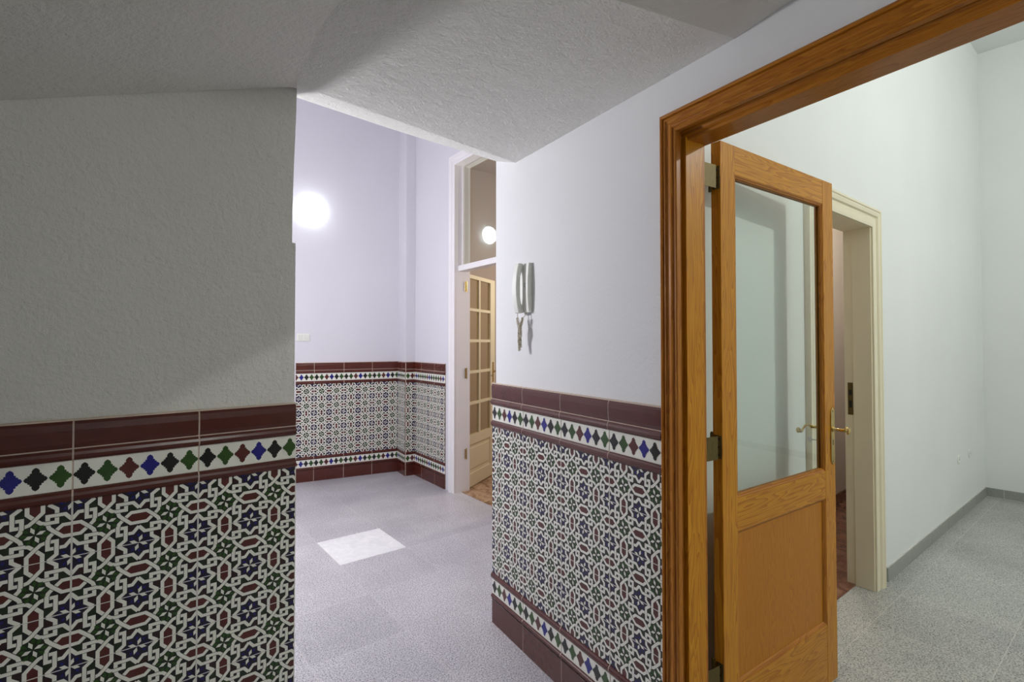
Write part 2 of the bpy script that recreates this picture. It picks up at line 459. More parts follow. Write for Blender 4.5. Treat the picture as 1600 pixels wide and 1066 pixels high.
def dado(origin, ang, length, phase, side, label, n, end0=0.0):
    """tiled dado in a wall's frame; side -1/+1 is the direction of local y the tiles face; phase = x of one vertical joint"""
    root = empty('trim_%d' % n, (*origin, 0), ang, label=label, cat='tile dado', kind='structure')
    T = 0.28; y = lambda d: side * d
    def joints():
        k = math.floor(-phase / T) ; xs = []
        x = phase + k * T
        while x < length + T:
            xs.append(x); x += T
        return xs
    js = joints()
    segs = [(max(0, a + .0019), min(length, b - .0019)) for a, b in zip(js[:-1], js[1:])]
    segs = [s for s in segs if s[1] - s[0] > 0.004]
    def moulding(name, prof, mats='maroon'):
        mb = MB()
        bed.prism([(y(max(.004, d - .0008)), z) for d, z in prof], 0.0006, length - .0006, 'x', 0)
        for a, b in segs: mb.prism([(y(d), z) for d, z in prof], a, b, 'x', 0)
        return mb.build(name, mats, root, bevel=0.0)
    bed = MB(); bed.box(0, length, min(y(0), y(.0085)), max(y(0), y(.0085)), 0, 1.146)
    def half(z0, z1, d0, d1, n=7):
        p = [(0.004, z0), (d0, z0)]
        for i in range(n):
            q = math.pi * (i / (n - 1)); p.append((d0 + (d1 - d0) * math.sin(q), z0 + (z1 - z0) * (0.5 - 0.5 * math.cos(q)) * 0.999))
        p += [(d0, z1), (0.004, z1)]
        return p
    moulding('base_tile', [(.004, 0.0), (.012, 0.0), (.012, .108), (.015, .116), (.004, .116)])
    moulding('cordon', half(.118, .138, .010, .019))
    moulding('cordon', half(.212, .240, .010, .020))
    moulding('cordon', half(.943, .973, .010, .020))
    moulding('cordon', half(1.048, 1.078, .010, .022))
    moulding('cap_tile', [(.004, 1.080), (.013, 1.080), (.016, 1.092), (.017, 1.125), (.016, 1.142), (.011, 1.150), (.004, 1.150)])
    bed.box(0.0, length, min(y(0), y(.0128)), max(y(0), y(.0128)), 1.077, 1.081)
    bed.box(0.0, length, min(y(0), y(.0125)), max(y(0), y(.0125)), 1.1495, 1.154)
    bed.build('grout_bed', 'grout', root)
    # diamond borders
    for zb in (.139, .974):
        mb = MB(); zt = zb + .0735
        for a, b in segs: mb.box(a, b, min(y(.006), y(.0100)), max(y(.006), y(.0100)), zb, zt, 1)
        for j in js:
            for q in range(6):
                cx = j + (q + .5) * T / 6; cz = (zb + zt) / 2
                P = [(cx + px * .01 * .985, cz + pz * .0108) for px, pz in DIAM]
                P = clip(P, 0, 0, True)
                if len(P) > 2: P = clip(P, 0, length, False)
                if len(P) > 2:
                    mb.add([(px, y(.0106), pz) for px, pz in P], [tuple(range(len(P)))], ((0, 2, 4, 3, 0, 2) if side < 0 else (2, 0, 3, 4, 2, 0))[q])
        mb.build('border_band', FIELD_MATS, root, normals=False)
    # patterned field: five rows of 28 x 14 tiles
    mb = MB(); z0 = .2405; rows = 5; RH = .1405
    for a, b in segs: mb.box(a, b, min(y(.006), y(.0100)), max(y(.006), y(.0100)), z0, z0 + rows * RH, 0)
    for j in js:
        for hx in (0, 1):
            ox = j + hx * .14
            if ox > length or ox + .14 < 0: continue
            for r in range(rows):
                oz = z0 + (r + 1) * RH
                for lay, mi, p in MODULE:
                    P = [(ox + (px if side < 0 else 14 - px) * .01, oz - pz * .01 * (RH / .14)) for px, pz in p]
                    if ox < 0: P = clip(P, 0, 0, True)
                    if len(P) > 2 and ox + .14 > length: P = clip(P, 0, length, False)
                    if len(P) > 2:
                        mb.add([(px, y(.0100 + lay * .00025), pz) for px, pz in P], [tuple(range(len(P)))], mi)
    for r in range(1, rows):
        z = z0 + r * RH
        mb.box(0, length, min(y(.008), y(.0114)), max(y(.008), y(.0114)), z - .0009, z + .0009, 8)
    for j in js:
        if 0.002 < j < length - .002:
            mb.box(j - .0020, j + .0020, min(y(.008), y(.0115)), max(y(.008), y(.0115)), z0, z0 + rows * RH, 8)
    mb.build('tile_field', FIELD_MATS, root, normals=False)
    return root

# ================================================================== SETTING
# plan points, metres; the camera stands at (0, 0)
RW_O, RW_A = (-.087, 2.510), -58.92        # right wall of the hall: x towards the camera, y into the side room
LW_O, LW_A = (-.7175, 1.694), -139.3       # left wall: x towards the camera, +y faces the passage
FW_O, FW_A = (-2.086, 4.944), 27.72        # far wall, faces -y
DW_O, DW_A = (-.995, 5.266), -53.94        # wall with the cream glazed door, faces -y
RL_O, RL_A = (2.128, 2.927), 38.22         # side room wall with the cream doorway, faces -y
def loc2(O, A, x, y, z=0):
    a = math.radians(A)
    return (O[0] + x * math.cos(a) - y * math.sin(a), O[1] + x * math.sin(a) + y * math.cos(a), z)

# floor, gridded along the slabs
FL_O = (2.013, 2.711); FL_A = 38.22
mb = MB(); mb.box(-8.072 + 0.0, 6.0, -6.0, 6.0, -.05, 0)
fl = MB()
fl.add([(-8.7, -5, 0), (5, -5, 0), (5, 6, 0), (-8.7, 6, 0), (-8.7, -5, -.05), (5, -5, -.05), (5, 6, -.05), (-8.7, 6, -.05)],
       [(0, 1, 2, 3), (7, 6, 5, 4), (0, 4, 5, 1), (1, 5, 6, 2), (2, 6, 7, 3), (3, 7, 4, 0)])
floor = mesh_at(fl, 'floor', 'granite', (FL_O[0] + .072 * math.cos(math.radians(FL_A)), FL_O[1] + .072 * math.sin(math.radians(FL_A)), 0), FL_A)
tag(floor, 'speckled grey granite slab floor running through hall and side room', 'floor', kind='structure')
it = MB(); it.box(-2.213, -1.774, 2.218, 2.656, -.01, .0012)
o = it.build('inlaid_slab', 'white_tile', floor); tag(o, 'single pale marble slab set in the grey floor')

# side room floor, same slabs; the room's dimmer, greener light is tinted in
def to_floor(w):
    a = math.radians(-FL_A); dx = w[0] - floor.location[0]; dy = w[1] - floor.location[1]
    return (dx * math.cos(a) - dy * math.sin(a), dx * math.sin(a) + dy * math.cos(a))
cr = [to_floor(q) for q in (loc2(RW_O, RW_A, 1.0, .064), loc2(RW_O, RW_A, 4.3, .064), (6.6, 1.4), (4.16, 4.66), loc2(RL_O, RL_A, -2.1, .092))]
b = MB(); b.prism(cr, -.008, .0012, 'z')
fr_ = b.build('floor_room', 'granite_room'); fr_.location = floor.location; fr_.rotation_euler = floor.rotation_euler
tag(fr_, 'grey granite slab floor of the side room, tinted for its light', 'floor', kind='structure')

# --- right wall (hall side) with the doorway
DOOR_W = 1.50; U0 = 1.085; U1 = U0 + DOOR_W + .115; TH = .128
rw = MB()
HT = 4.0
pl = [(0.018, .0), (.004, .008), (.0, .022), (0, TH), (U0, TH), (U0, 0)]
rw.prism(pl, 0, HT, 'z')
rw.prism([(U0, 0), (U0, TH), (U1, TH), (U1, 0)], 2.03, HT, 'z')
rw.prism([(U1, 0), (U1, TH), (4.2, TH), (4.2, 0)], 0, HT, 'z')
o = mesh_at(rw, 'wall_right', 'plaster', (*RW_O, 0), RW_A)
tag(o, 'white plastered wall carrying the intercom and the pine doorway', 'wall', kind='structure')
dado(RW_O, RW_A, 1.083, .0, -1, 'patterned tile dado below the intercom, ending at the pine door frame', 1)
dado(loc2(RW_O, RW_A, 2.72, 0)[:2], RW_A, 1.4, .0, -1, 'patterned tile dado on the near side of the pine doorway', 2)

# --- left wall
lw = MB()
lw.add([(-.006, 0, 0), (-.006, 0, 1.15), (0.001, 0, 1.15), (0.001, 0, 1.681), (.012, 0, 1.682), (.012, 0, 1.78), (.008, 0, 1.95), (.002, 0, 2.12), (0, 0, 2.35),
        (3.4, 0, 2.35), (3.4, 0, 0),
        (-.006, -.3, 0), (-.006, -.3, 1.15), (0.001, -.3, 1.15), (0.001, -.3, 1.681), (.012, -.3, 1.682), (.012, -.3, 1.78), (.008, -.3, 1.95), (.002, -.3, 2.12), (0, -.3, 2.35),
        (3.4, -.3, 2.35), (3.4, -.3, 0)],
       [tuple(range(11)), tuple(reversed(range(11, 22)))] + [(i, (i + 1) % 11, (i + 1) % 11 + 11, i + 11) for i in range(11)])
o = mesh_at(lw, 'wall_left', 'rough_plaster', (*LW_O, 0), LW_A)
tag(o, 'rough plastered wall filling the left foreground', 'wall', kind='structure')
dado(LW_O, LW_A, 3.2, -.006, 1, 'patterned tile dado along the left foreground wall', 3)

# --- near ceiling: flat band, sloping stair soffit on the left, second bay nearer the camera
EDGE = [(-.7175, 1.694, 2.195), (-.694, 1.632, 2.182), (-.640, 1.535, 2.178), (-.579, 1.44, 2.177), (-.502, 1.323, 2.177), (-.415, 1.223, 2.177), (-.27, 1.052, 2.177), (-.105, .871, 2.177)]
FAR_IN = [(-.700, 1.652, 2.180), (-.455, 1.881, 2.177), (-.218, 2.142, 2.177), (0.0, 2.325, 2.177)]
RWp = lambda u, z: loc2(RW_O, RW_A, u, 0.004, z)
cb = MB()
poly = [FAR_IN[3], FAR_IN[2], FAR_IN[1], FAR_IN[0]] + EDGE[1:] + [(.619, 1.37, 2.174), RWp(1.36, 2.172)]
G0 = (.613, 1.366, 2.172)
def grid_patch(A, B, n):
    """ruled patch between two equal polylines"""
    vs = []; fs = []; k = len(A)
    for j in range(n + 1):
        t = j / n
        for a, b in zip(A, B): vs.append(tuple(a[i] + (b[i] - a[i]) * t for i in range(3)))
    for j in range(n):
        for i in range(k - 1): fs.append((j * k + i, j * k + i + 1, (j + 1) * k + i + 1, (j + 1) * k + i))
    return vs, fs
def lerp(a, b, t): return tuple(a[i] + (b[i] - a[i]) * t for i in range(3))
def resample(P, n):
    d = [0]
    for a, b in zip(P[:-1], P[1:]): d.append(d[-1] + (Vector(b) - Vector(a)).length)
    out = []
    for k in range(n + 1):
        t = d[-1] * k / n; i = max(j for j in range(len(d)) if d[j] <= t + 1e-9); i = min(i, len(P) - 2)
        out.append(lerp(P[i], P[i + 1], (t - d[i]) / (d[i + 1] - d[i])))
    return out
sideL = resample(EDGE[1:], 14)
sideR = resample([RWp(.20, 2.177), RWp(.22, 2.177), RWp(1.335, 2.172)], 14)
vs, fs = grid_patch(sideL, sideR, 8); cb.add(vs, fs)
# rounded, lit lip at the far edge of the band
LIP = [(-.777, 1.831, 2.235), (-.507, 2.096, 2.235), (-.238, 2.339, 2.235), (-.047, 2.507, 2.235)]
inn = [sideL[0], lerp(sideL[0], sideR[0], .34), lerp(sideL[0], sideR[0], .7), RWp(.20, 2.177)]
vs, fs = grid_patch(inn, LIP, 1); cb.add(vs, fs)
lip_up = [(x, yy, 4.0) for x, yy, z in LIP]
vs, fs = grid_patch(LIP, lip_up, 1); cb.add(vs, fs)
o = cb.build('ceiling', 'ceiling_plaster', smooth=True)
tag(o, 'low rough plaster ceiling band between left wall and right wall', 'ceiling', kind='structure')
# sloping soffit over the left wall
cs = MB()
crease = [(0, 2.205), (.3, 2.093), (.5, 2.018), (.70, 1.942), (.95, 1.848), (1.25, 1.74), (1.7, 1.60), (2.4, 1.42)]
A = [loc2(LW_O, LW_A, u, .002, z) for u, z in crease]
Bp = resample([(-.7175, 1.694, 2.200)] + EDGE[1:] + [(.45, .25, 2.177), (.95, -.35, 2.177)], 7)
Bp = [EDGE[0], EDGE[2], EDGE[3], EDGE[5], EDGE[7], (.18, .55, 2.177), (.5, .2, 2.177), (1.1, -.5, 2.177)]
A2 = [];
for i in range(7): A2 += [A[i], lerp(A[i], A[i + 1], .5)]
A2.append(A[7]); A3 = resample(A, 28); B3 = resample(EDGE + [(.18, .55, 2.177), (.5, .2, 2.177), (1.1, -.5, 2.177)], 28)
vs, fs = grid_patch(A3, B3, 6)
vs = [(x, yy, z) for x, yy, z in vs]
cs.add(vs, fs)
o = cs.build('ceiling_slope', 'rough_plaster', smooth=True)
tag(o, 'sloping rough plaster soffit rising from the left foreground wall', 'ceiling', kind='structure')
# bay over the camera: starts at the groin and rises gently
cn = MB()
I0 = EDGE[-1]
R0 = RWp(1.335, 2.172); R1 = RWp(1.6, 2.187); R2 = RWp(4.2, 2.45)
I1 = (I0[0], I0[1], 2.035)
gr = [lerp(R0, I1, t / 8) for t in range(9)]
E1 = (1.1, -.5, 2.06)
bk = [lerp(R2, E1, t / 8) for t in range(9)]
vs, fs = grid_patch(gr, bk, 8); cn.add(vs, fs)
up = [lerp(R0, (I0[0], I0[1], 2.2), t / 8) for t in range(9)]
vs, fs = grid_patch(gr, up, 1); cn.add(vs, fs)
side_b = resample([I1, E1], 8); side_t = [(x, yy, z + .2) for x, yy, z in side_b]
vs, fs = grid_patch(side_b, side_t, 1); cn.add(vs, fs)
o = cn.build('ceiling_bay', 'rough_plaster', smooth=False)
tag(o, 'darker ceiling bay above the pine doorway', 'ceiling', kind='structure')
# back wall behind the camera
bw = MB()
p0 = loc2(LW_O, LW_A, 3.2, 0); p1 = loc2(RW_O, RW_A, 4.1, 0)
bw.add([(p0[0], p0[1], 0), (p1[0], p1[1], 0), (p1[0], p1[1], 2.6), (p0[0], p0[1], 2.6),
        (p0[0], p0[1] - .1, 0), (p1[0], p1[1] - .1, 0), (p1[0], p1[1] - .1, 2.6), (p0[0], p0[1] - .1, 2.6)],
       [(0, 1, 2, 3), (7, 6, 5, 4), (0, 4, 5, 1), (1, 5, 6, 2), (2, 6, 7, 3), (3, 7, 4, 0)])
o = bw.build('wall_back', 'plaster'); tag(o, 'white wall behind the viewpoint', 'wall', kind='structure')

# --- hall beyond
def wall(name, O, A, x0, x1, y0, y1, z0, z1, m, label):
    b = MB(); b.box(x0, x1, y0, y1, z0, z1)
    o = mesh_at(b, name, m, (*O, 0), A); tag(o, label, 'wall', kind='structure'); return o
wall('wall_far', FW_O, FW_A, -1.6, 1.02, 0, .15, 0, 4.0, 'hall_plaster', 'far hall wall with the lit glass lamp')
# pilaster at the corner
pb = MB(); P2 = (-1.201, 5.409); P3 = (-1.080, 5.213); P4 = (-.995, 5.266)
pb.add([(*P2, 0), (*P3, 0), (*P4, 0), (-.90, 5.42, 0), (-1.15, 5.52, 0), (*P2, 4), (*P3, 4), (*P4, 4), (-.90, 5.42, 4), (-1.15, 5.52, 4)],
       [(0, 1, 2, 3, 4), (9, 8, 7, 6, 5), (0, 5, 6, 1), (1, 6, 7, 2), (2, 7, 8, 3), (3, 8, 9, 4), (4, 9, 5, 0)])
o = pb.build('wall_pilaster', 'hall_plaster'); tag(o, 'shallow white pilaster in the far corner of the hall', 'wall', kind='structure')
# door wall with opening
DU0, DU1, DTOP = .80, 1.52, 3.0
db = MB(); db.box(0, DU0, 0, .16, 0, 4); db.box(DU0, DU1, 0, .16, DTOP, 4); db.box(DU1, 2.9, 0, .16, 0, 4)
o = mesh_at(db, 'wall_door_side', 'hall_plaster', (*DW_O, 0), DW_A); tag(o, 'white hall wall holding the tall cream glazed door', 'wall', kind='structure')
HR_O = loc2(RW_O, RW_A, 0, TH)[:2]
b = MB(); b.box(.42, 4.4, .0, .30, 0, 4.0)
o = mesh_at(b, 'wall_hall_right', 'beige', (*HR_O, 0), 38.22); tag(o, 'wall closing the passage behind the side room', 'wall', kind='structure')
o.location = (HR_O[0] , HR_O[1] , 0)
hl = MB(); pa = loc2(FW_O, FW_A, -1.6, 0)
pbk = (-3.9, 1.9)
hl.add([(pa[0], pa[1], 0), (pbk[0], pbk[1], 0), (pbk[0], pbk[1], 4), (pa[0], pa[1], 4), (pa[0] - .1, pa[1], 0), (pbk[0] - .1, pbk[1], 0), (pbk[0] - .1, pbk[1], 4), (pa[0] - .1, pa[1], 4)],
       [(0, 1, 2, 3), (7, 6, 5, 4), (0, 4, 5, 1), (1, 5, 6, 2), (2, 6, 7, 3), (3, 7, 4, 0)])
o = hl.build('wall_hall_left', 'hall_plaster'); tag(o, 'hall side wall hidden behind the left foreground wall', 'wall', kind='structure')
# upper back of left mass and its hall face
lb = MB(); q0 = loc2(LW_O, LW_A, 0, -.3); q1 = loc2(LW_O, LW_A, 4.3, -.3)
ub = MB(); ub.box(.0, 4.2, -.3, -.2, 0, 4.0)
o = mesh_at(ub, 'wall_hall_near', 'hall_plaster', (*LW_O, 0), LW_A); tag(o, 'hall side of the left foreground wall', 'wall', kind='structure')
hc = MB(); hc.add([(-5, 0, 4.0), (2, .5, 4.0), (2, 7, 4.0), (-5, 7, 4.0), (-5, 0, 4.1), (2, .5, 4.1), (2, 7, 4.1), (-5, 7, 4.1)],
    [(3, 2, 1, 0), (4, 5, 6, 7), (0, 1, 5, 4), (1, 2, 6, 5), (2, 3, 7, 6), (3, 0, 4, 7)])
o = hc.build('ceiling_hall', 'hall_plaster'); tag(o, 'high white hall ceiling', 'ceiling', kind='structure')

dado(FW_O, FW_A, 1.0, .167, -1, 'patterned tile dado on the far wall under the lit lamp', 4)
ang23 = math.degrees(math.atan2(P3[1] - P2[1], P3[0] - P2[0])); ang34 = math.degrees(math.atan2(P4[1] - P3[1], P4[0] - P3[0]))
dado(P2, ang23, math.dist(P2, P3) + .010, .16, -1, 'narrow tile dado on the return of the far corner pilaster', 5)
dado(P3, ang34, math.dist(P3, P4), -.05, -1, 'two-diamond wide tile dado on the front of the corner pilaster', 6)
dado(DW_O, DW_A, .654, .176, -1, 'patterned tile dado between corner pilaster and cream glazed door', 7)

# --- room behind the cream glazed door
b = MB(); b.box(-.3, 2.4, 2.6, 2.7, 0, 4); b.box(-.45, -.3, .16, 2.7, 0, 4); b.box(2.3, 2.4, .16, 2.7, 0, 4)
o = mesh_at(b, 'wall_beyond_door', 'beige', (*DW_O, 0), DW_A); tag(o, 'beige walls of the room behind the cream glazed door', 'wall', kind='structure')
b = MB(); b.box(-.4, 2.4, .16, 2.7, 3.4, 3.5)
o = mesh_at(b, 'ceiling_beyond_door', 'beige', (*DW_O, 0), DW_A); tag(o, 'ceiling of the room behind the cream glazed door', 'ceiling', kind='structure')
b = MB(); b.box(-.4, 2.4, .16, 2.7, -.01, .004); b.box(DU0, DU1, .07, .16, -.01, .004)
o = mesh_at(b, 'floor_beyond_door', 'marble_brown', (*DW_O, 0), DW_A); tag(o, 'brown mottled marble floor behind the cream glazed door', 'floor', kind='structure')

# --- side room
CW0, CW1, CTOP = -.95, -.20, 2.0
b = MB(); b.box(-2.08, CW0 - .01, 0, .13, 0, 3.93); b.box(CW0 - .01, CW1 + .01, 0, .13, CTOP, 3.93); b.box(CW1 + .01, 2.598, 0, .13, 0, 3.93)
o = mesh_at(b, 'wall_room_left', 'room_plaster', (*RL_O, 0), RL_A); tag(o, 'white side-room wall behind the pine door, with the cream doorway', 'wall', kind='structure')
RB_O = (4.169, 4.534); RB_A = -49.8
wall('wall_room_back', RB_O, RB_A, -.1, 3.6, 0, .12, 0, 3.93, 'room_plaster', 'white far wall of the side room')
c = loc2(RB_O, RB_A, 3.5, 0)
d0 = loc2(RW_O, RW_A, 4.1, TH)
wall('wall_room_right', (c[0], c[1]), 180 + 38.22, -.1, 4.4, 0, .12, 0, 3.93, 'room_plaster', 'side-room wall opposite the cream doorway')
b = MB(); b.add([(*loc2(RL_O, RL_A, -2.2, .1)[:2], 3.93), (*loc2(RL_O, RL_A, 2.9, .1)[:2], 3.93), (*loc2(RB_O, RB_A, 3.6, .1)[:2], 3.93), (1.6, -1.6, 3.93)], [(0, 1, 2, 3)])
o = b.build('ceiling_room', 'room_plaster', normals=False); tag(o, 'high white ceiling of the side room', 'ceiling', kind='structure')
# granite skirting of the side room
b = MB()
xs = [-.02 - 0, .42, .86, 1.30, 1.74, 2.18, 2.585]
root = empty('baseboard_left', (*RL_O, 0), RL_A, label='grey granite skirting on the side-room wall beside the cream doorway', cat='skirting', kind='structure')
for a, e in zip(xs[:-1], xs[1:]): b.box(a + .001, e - .001, -.010, 0, 0, .078)
b.build('skirting_slab', 'skirt', root, bevel=.0008)
b = MB()
for a in xs[1:-1]: b.box(a - .0012, a + .0012, -.0092, 0, 0, .0775)
b.box(-.02, 2.585, -.006, 0, .0775, .084)
b.build('joint', 'wgrout', root)
root = empty('baseboard_back', (*RB_O, 0), RB_A, label='grey granite skirting on the far wall of the side room', cat='skirting', kind='structure')
b = MB(); xs = [.0, .12, .56, 1.0, 1.44, 1.88, 2.32, 3.4]
for a, e in zip(xs[:-1], xs[1:]): b.box(a + .0015, e - .0015, -.010, 0, 0, .078)
b.build('skirting_slab', 'skirt', root)
b = MB()
for a in xs[1:-1]: b.box(a - .0018, a + .0018, -.0095, 0, 0, .0775)
b.box(0, 3.4, -.0125, -.010, 0, .003)
b.build('joint', 'wgrout', root)
# passage seen through the cream doorway
b = MB(); b.box(-2.0, 2.4, .13, .85, -.01, .004); b.box(CW0, CW1, .09, .13, -.01, .004)
o = mesh_at(b, 'floor_passage', 'red_marble', (*RL_O, 0), RL_A); tag(o, 'dark red-brown marble floor seen through the cream doorway', 'floor', kind='structure')
wall('wall_passage', RL_O, RL_A, -2.0, 2.4, .72, .80, 0, 4.0, 'pink_wall', 'pinkish wall seen through the cream doorway')
b = MB(); b.box(-2.0, 2.4, .705, .72, 0, .09)
o = mesh_at(b, 'baseboard_passage', 'red_marble', (*RL_O, 0), RL_A); tag(o, 'dark marble skirting in the passage beyond the cream doorway', 'skirting', kind='structure')
b = MB(); b.box(2.3, 2.4, .13, .72, 0, 4.0)
o = mesh_at(b, 'wall_passage_end', 'beige', (*RL_O, 0), RL_A); tag(o, 'end wall of the passage beyond the cream doorway', 'wall', kind='structure')

# ================================================================== PINE DOORWAY
ar = empty('trim_8', (*RW_O, 0), RW_A, label='wide stained pine frame round the doorway on the right', cat='door frame', kind='structure')
UI, ZI = 1.147, 1.985
UE = UI + DOOR_W - .04
prof = [(.0, -.003), (.0, -.016), (.003, -.019), (.007, -.019), (.010, -.0155), (.013, -.0155), (.016, -.019), (.020, -.020),
        (.026, -.0165), (.033, -.0145), (.039, -.0155), (.043, -.0195), (.046, -.0195), (.048, -.014), (.051, -.014), (.053, -.0205),
        (.058, -.022), (.063, -.019), (.065, -.014), (.065, 0.0), (0.0, 0.0)]
sweep(prof, [(UI, 0), (UI, ZI), (UE, ZI), (UE, 0)], 'architrave', 'frame_v', 'frame_h', ar, ['architrave', 'architrave', 'architrave'])
UL = 1.130
b = MB()
b.box(1.086, UL, 0.0, .026, 0, 2.03); b.box(UL, UL + .006, .004, .010, 0, 2.0); b.box(UL, UL + .004, .016, .020, 0, 2.0)
b.build('reveal_lining', 'frame_v', ar)
b = MB(); b.box(1.086, 1.147, .025, .103, 0, 1.98); b.build('jamb_post', 'wood_v', ar, bevel=.001)
b = MB(); b.box(1.086, 1.137, .1025, .121, 0, 1.98); b.box(1.13, 1.1445, .1025, .114, 0, 1.968); b.build('rebate', 'frame_v', ar)
b = MB()
b.prism([(.034, 1.967), (.118, 1.967), (.118, 2.03), (.0, 2.03), (.0, 2.006), (.004, 2.000), (.012, 1.998), (.014, 1.990), (.020, 1.986), (.022, 1.978), (.030, 1.974)], 1.086, UE, 'x')
b.build('head_lining', 'frame_h', ar)
b = MB(); b.box(UE + .02, UE + .05, 0, .128, 0, 2.03)
b.build('jamb_lining', 'frame_v', ar)

# the leaf
LO = (.667, 1.629); LA = 35.1; LWD = .782; LT = .034
dr = empty('door_1', (*LO, 0), LA, label='open pine door with one clear glass pane over a wooden panel, brass handle', cat='door', kind='structure')
Z0, Z1 = .010, 2.000
def stile(x0, x1): 
    b = MB(); b.box(x0, x1, 0, LT, Z0, Z1); return b.build('stile', 'wood_v', dr, bevel=.0015)
stile(0, .082); stile(LWD - .085, LWD)
gx0, gx1 = .082, LWD - .085
for n_, z0, z1 in (('top_rail', 1.905, Z1), ('lock_rail', .738, .843), ('bottom_rail', Z0, .243)):
    b = MB(); b.box(gx0, gx1, .0006, LT - .0006, z0, z1); b.build(n_, 'wood_h', dr, bevel=.0008)
# glazing beads
def beads(x0, x1, z0, z1, name, yy):
    sg = 1
    prof = [(0, yy[0]), (-.004, yy[0] + .001), (-.008, yy[0] + .004), (-.012, yy[0] + .005), (-.015, yy[0] + .010), (-.015, yy[1]), (0, yy[1])]
    return sweep(prof, [(x0, z0), (x0, z1), (x1, z1), (x1, z0), (x0, z0)], name, 'frame_v', 'frame_h', dr, [name] * 4)
def beads_closed(x0, x1, z0, z1, name, prof, mv='frame_v', mh='frame_h', par=None):
    P = [(x0, z0), (x0, z1), (x1, z1), (x1, z0)]
    for i in range(4):
        a = Vector(P[i]); c = Vector(P[(i + 1) % 4]); pr = Vector(P[i - 1]); nx = Vector(P[(i + 2) % 4])
        d = (c - a).normalized(); nr = Vector((-d[1], d[0]))
        def m_at(p, q, r):
            d1 = (q - p).normalized(); d2 = (r - q).normalized()
            n1 = Vector((-d1[1], d1[0])); n2 = Vector((-d2[1], d2[0])); m = (n1 + n2).normalized(); return m / m.dot(n1)
        ma = m_at(pr, a, c); mc = m_at(a, c, nx)
        A = [(a[0] + ma[0] * o, y, a[1] + ma[1] * o) for o, y in prof]; B = [(c[0] + mc[0] * o, y, c[1] + mc[1] * o) for o, y in prof]
        k = len(prof); b = MB()
        b.add(A + B, [tuple(range(k)), tuple(reversed(range(k, 2 * k)))] + [(j, j + k, (j + 1) % k + k, (j + 1) % k) for j in range(k)])
        b.build(name, mh if i % 2 else mv, par if par is not None else dr)
gp = [(.001, .002), (-.003, .002), (-.006, .005), (-.009, .005), (-.012, .010), (-.012, .0145), (.001, .0145)]
beads_closed(gx0, gx1, .843, 1.905, 'glazing_bead', gp)
gp2 = [(.001, LT - .002), (-.003, LT - .002), (-.009, LT - .006), (-.012, LT - .010), (-.012, .0185), (.001, .0185)]
beads_closed(gx0, gx1, .843, 1.905, 'glazing_bead', gp2)
b = MB(); b.box(gx0, gx1, .0150, .0182, .843, 1.905)
b.build('glass_pane', 'glass', dr)
b = MB(); b.box(gx0 - .002, gx1 + .002, .011, .023, .241, .740)
b.build('panel', 'wood_panel', dr)
pp = [(.001, .0015), (-.004, .0025), (-.010, .007), (-.013, .0105), (.001, .0105)]
beads_closed(gx0, gx1, .243, .738, 'panel_moulding', pp)

# hinges
for hz in (.30, 1.018, 1.882):
    b = MB(); zc0, zc1 = hz - .037, hz + .037
    b.box(-.0018, 0, .002, .026, zc0, zc1)                       # plate on the leaf edge
    for zz in (hz - .025, hz, hz + .025):
        pass
    hg = b.build('hinge', 'old_brass', dr)
    for zz in (hz - .025, hz, hz + .025):
        b = MB(); b.box(-.0024, -.0017, .010, .015, zz - .003, zz + .003); b.build('screw', 'dark', hg)
    k = MB(); k.tube([(-.0065, .0335, zc0 - .006), (-.0065, .0335, zc1 + .006)], .0052, 10)
    k.tube([(-.0065, .0335, zc1 + .006), (-.0065, .0335, zc1 + .010)], .0035, 10)
    k.build('hinge_pin', 'old_brass', dr, smooth=True)
for hz in (.30, 1.018, 1.882):
    b = MB(); b.box(1.137, 1.1386, .104, .121, hz - .037, hz + .037)
    b.box(1.137, 1.1386, .121, .176, hz - .037, hz + .037)
    hp = b.build('hinge_plate', 'old_brass', ar)
    for zz in (hz - .026, hz, hz + .026):
        b = MB(); b.box(1.1384, 1.1392, .108, .116, zz - .003, zz + .003); b.build('screw', 'dark', hp)

# brass handle, front and back
def plate_outline(cx, z0, z1, w):
    P = []
    hw = w / 2
    P += [(cx - hw, z0 + .016), (cx - hw * .9, z0 + .010), (cx - hw * .45, z0 + .006), (cx - hw * .35, z0 + .002), (cx, z0), (cx + hw * .35, z0 + .002), (cx + hw * .45, z0 + .006), (cx + hw * .9, z0 + .010), (cx + hw, z0 + .016)]
    P += [(x, z0 + z1 - z) for x, z in reversed(P)]
    return P
def lever(yb, sy, dirx, name):
    b = MB(); zc = 1.003; cx = .757
    b.lathe([(.010, 0), (.0105, .003), (.008, .007), (.006, .012), (.006, .040), (.0085, .043)], (cx, yb, zc), 'y', 16, 0, sy)
    Y = yb + sy * .044
    pts = []; rr = []
    L = .105 if dirx < 0 else .028
    for i in range(15):
        t = i / 14
        pts.append((cx + dirx * L * t, Y + sy * .004 * math.sin(t * 3.1), zc + .011 * math.sin(t * 2 * math.pi) - .001))
        rr.append(.0062 - .0015 * math.sin(math.pi * t) + (.0022 * t if t > .6 else 0))
    b.tube(pts, rr, 10)
    b.tube([(pts[-1][0], pts[-1][1], pts[-1][2] + .004), (pts[-1][0] + dirx * .006, pts[-1][1], pts[-1][2] - .006), (pts[-1][0] + dirx * .002, pts[-1][1], pts[-1][2] - .013)], [.006, .006, .003], 10)
    return b.build(name, 'brass', pf if sy < 0 else pbk_, smooth=True)
b = MB(); b.prism(plate_outline(.757, .862, 1.090, .030), -.0035, 0, 'y'); 
pf = b.build('handle_plate', 'brass', dr, bevel=.0010)
b = MB(); b.box(.7555, .7585, -.0041, -.0034, .940, .962); b.build('keyhole', 'dark', pf)
b = MB()
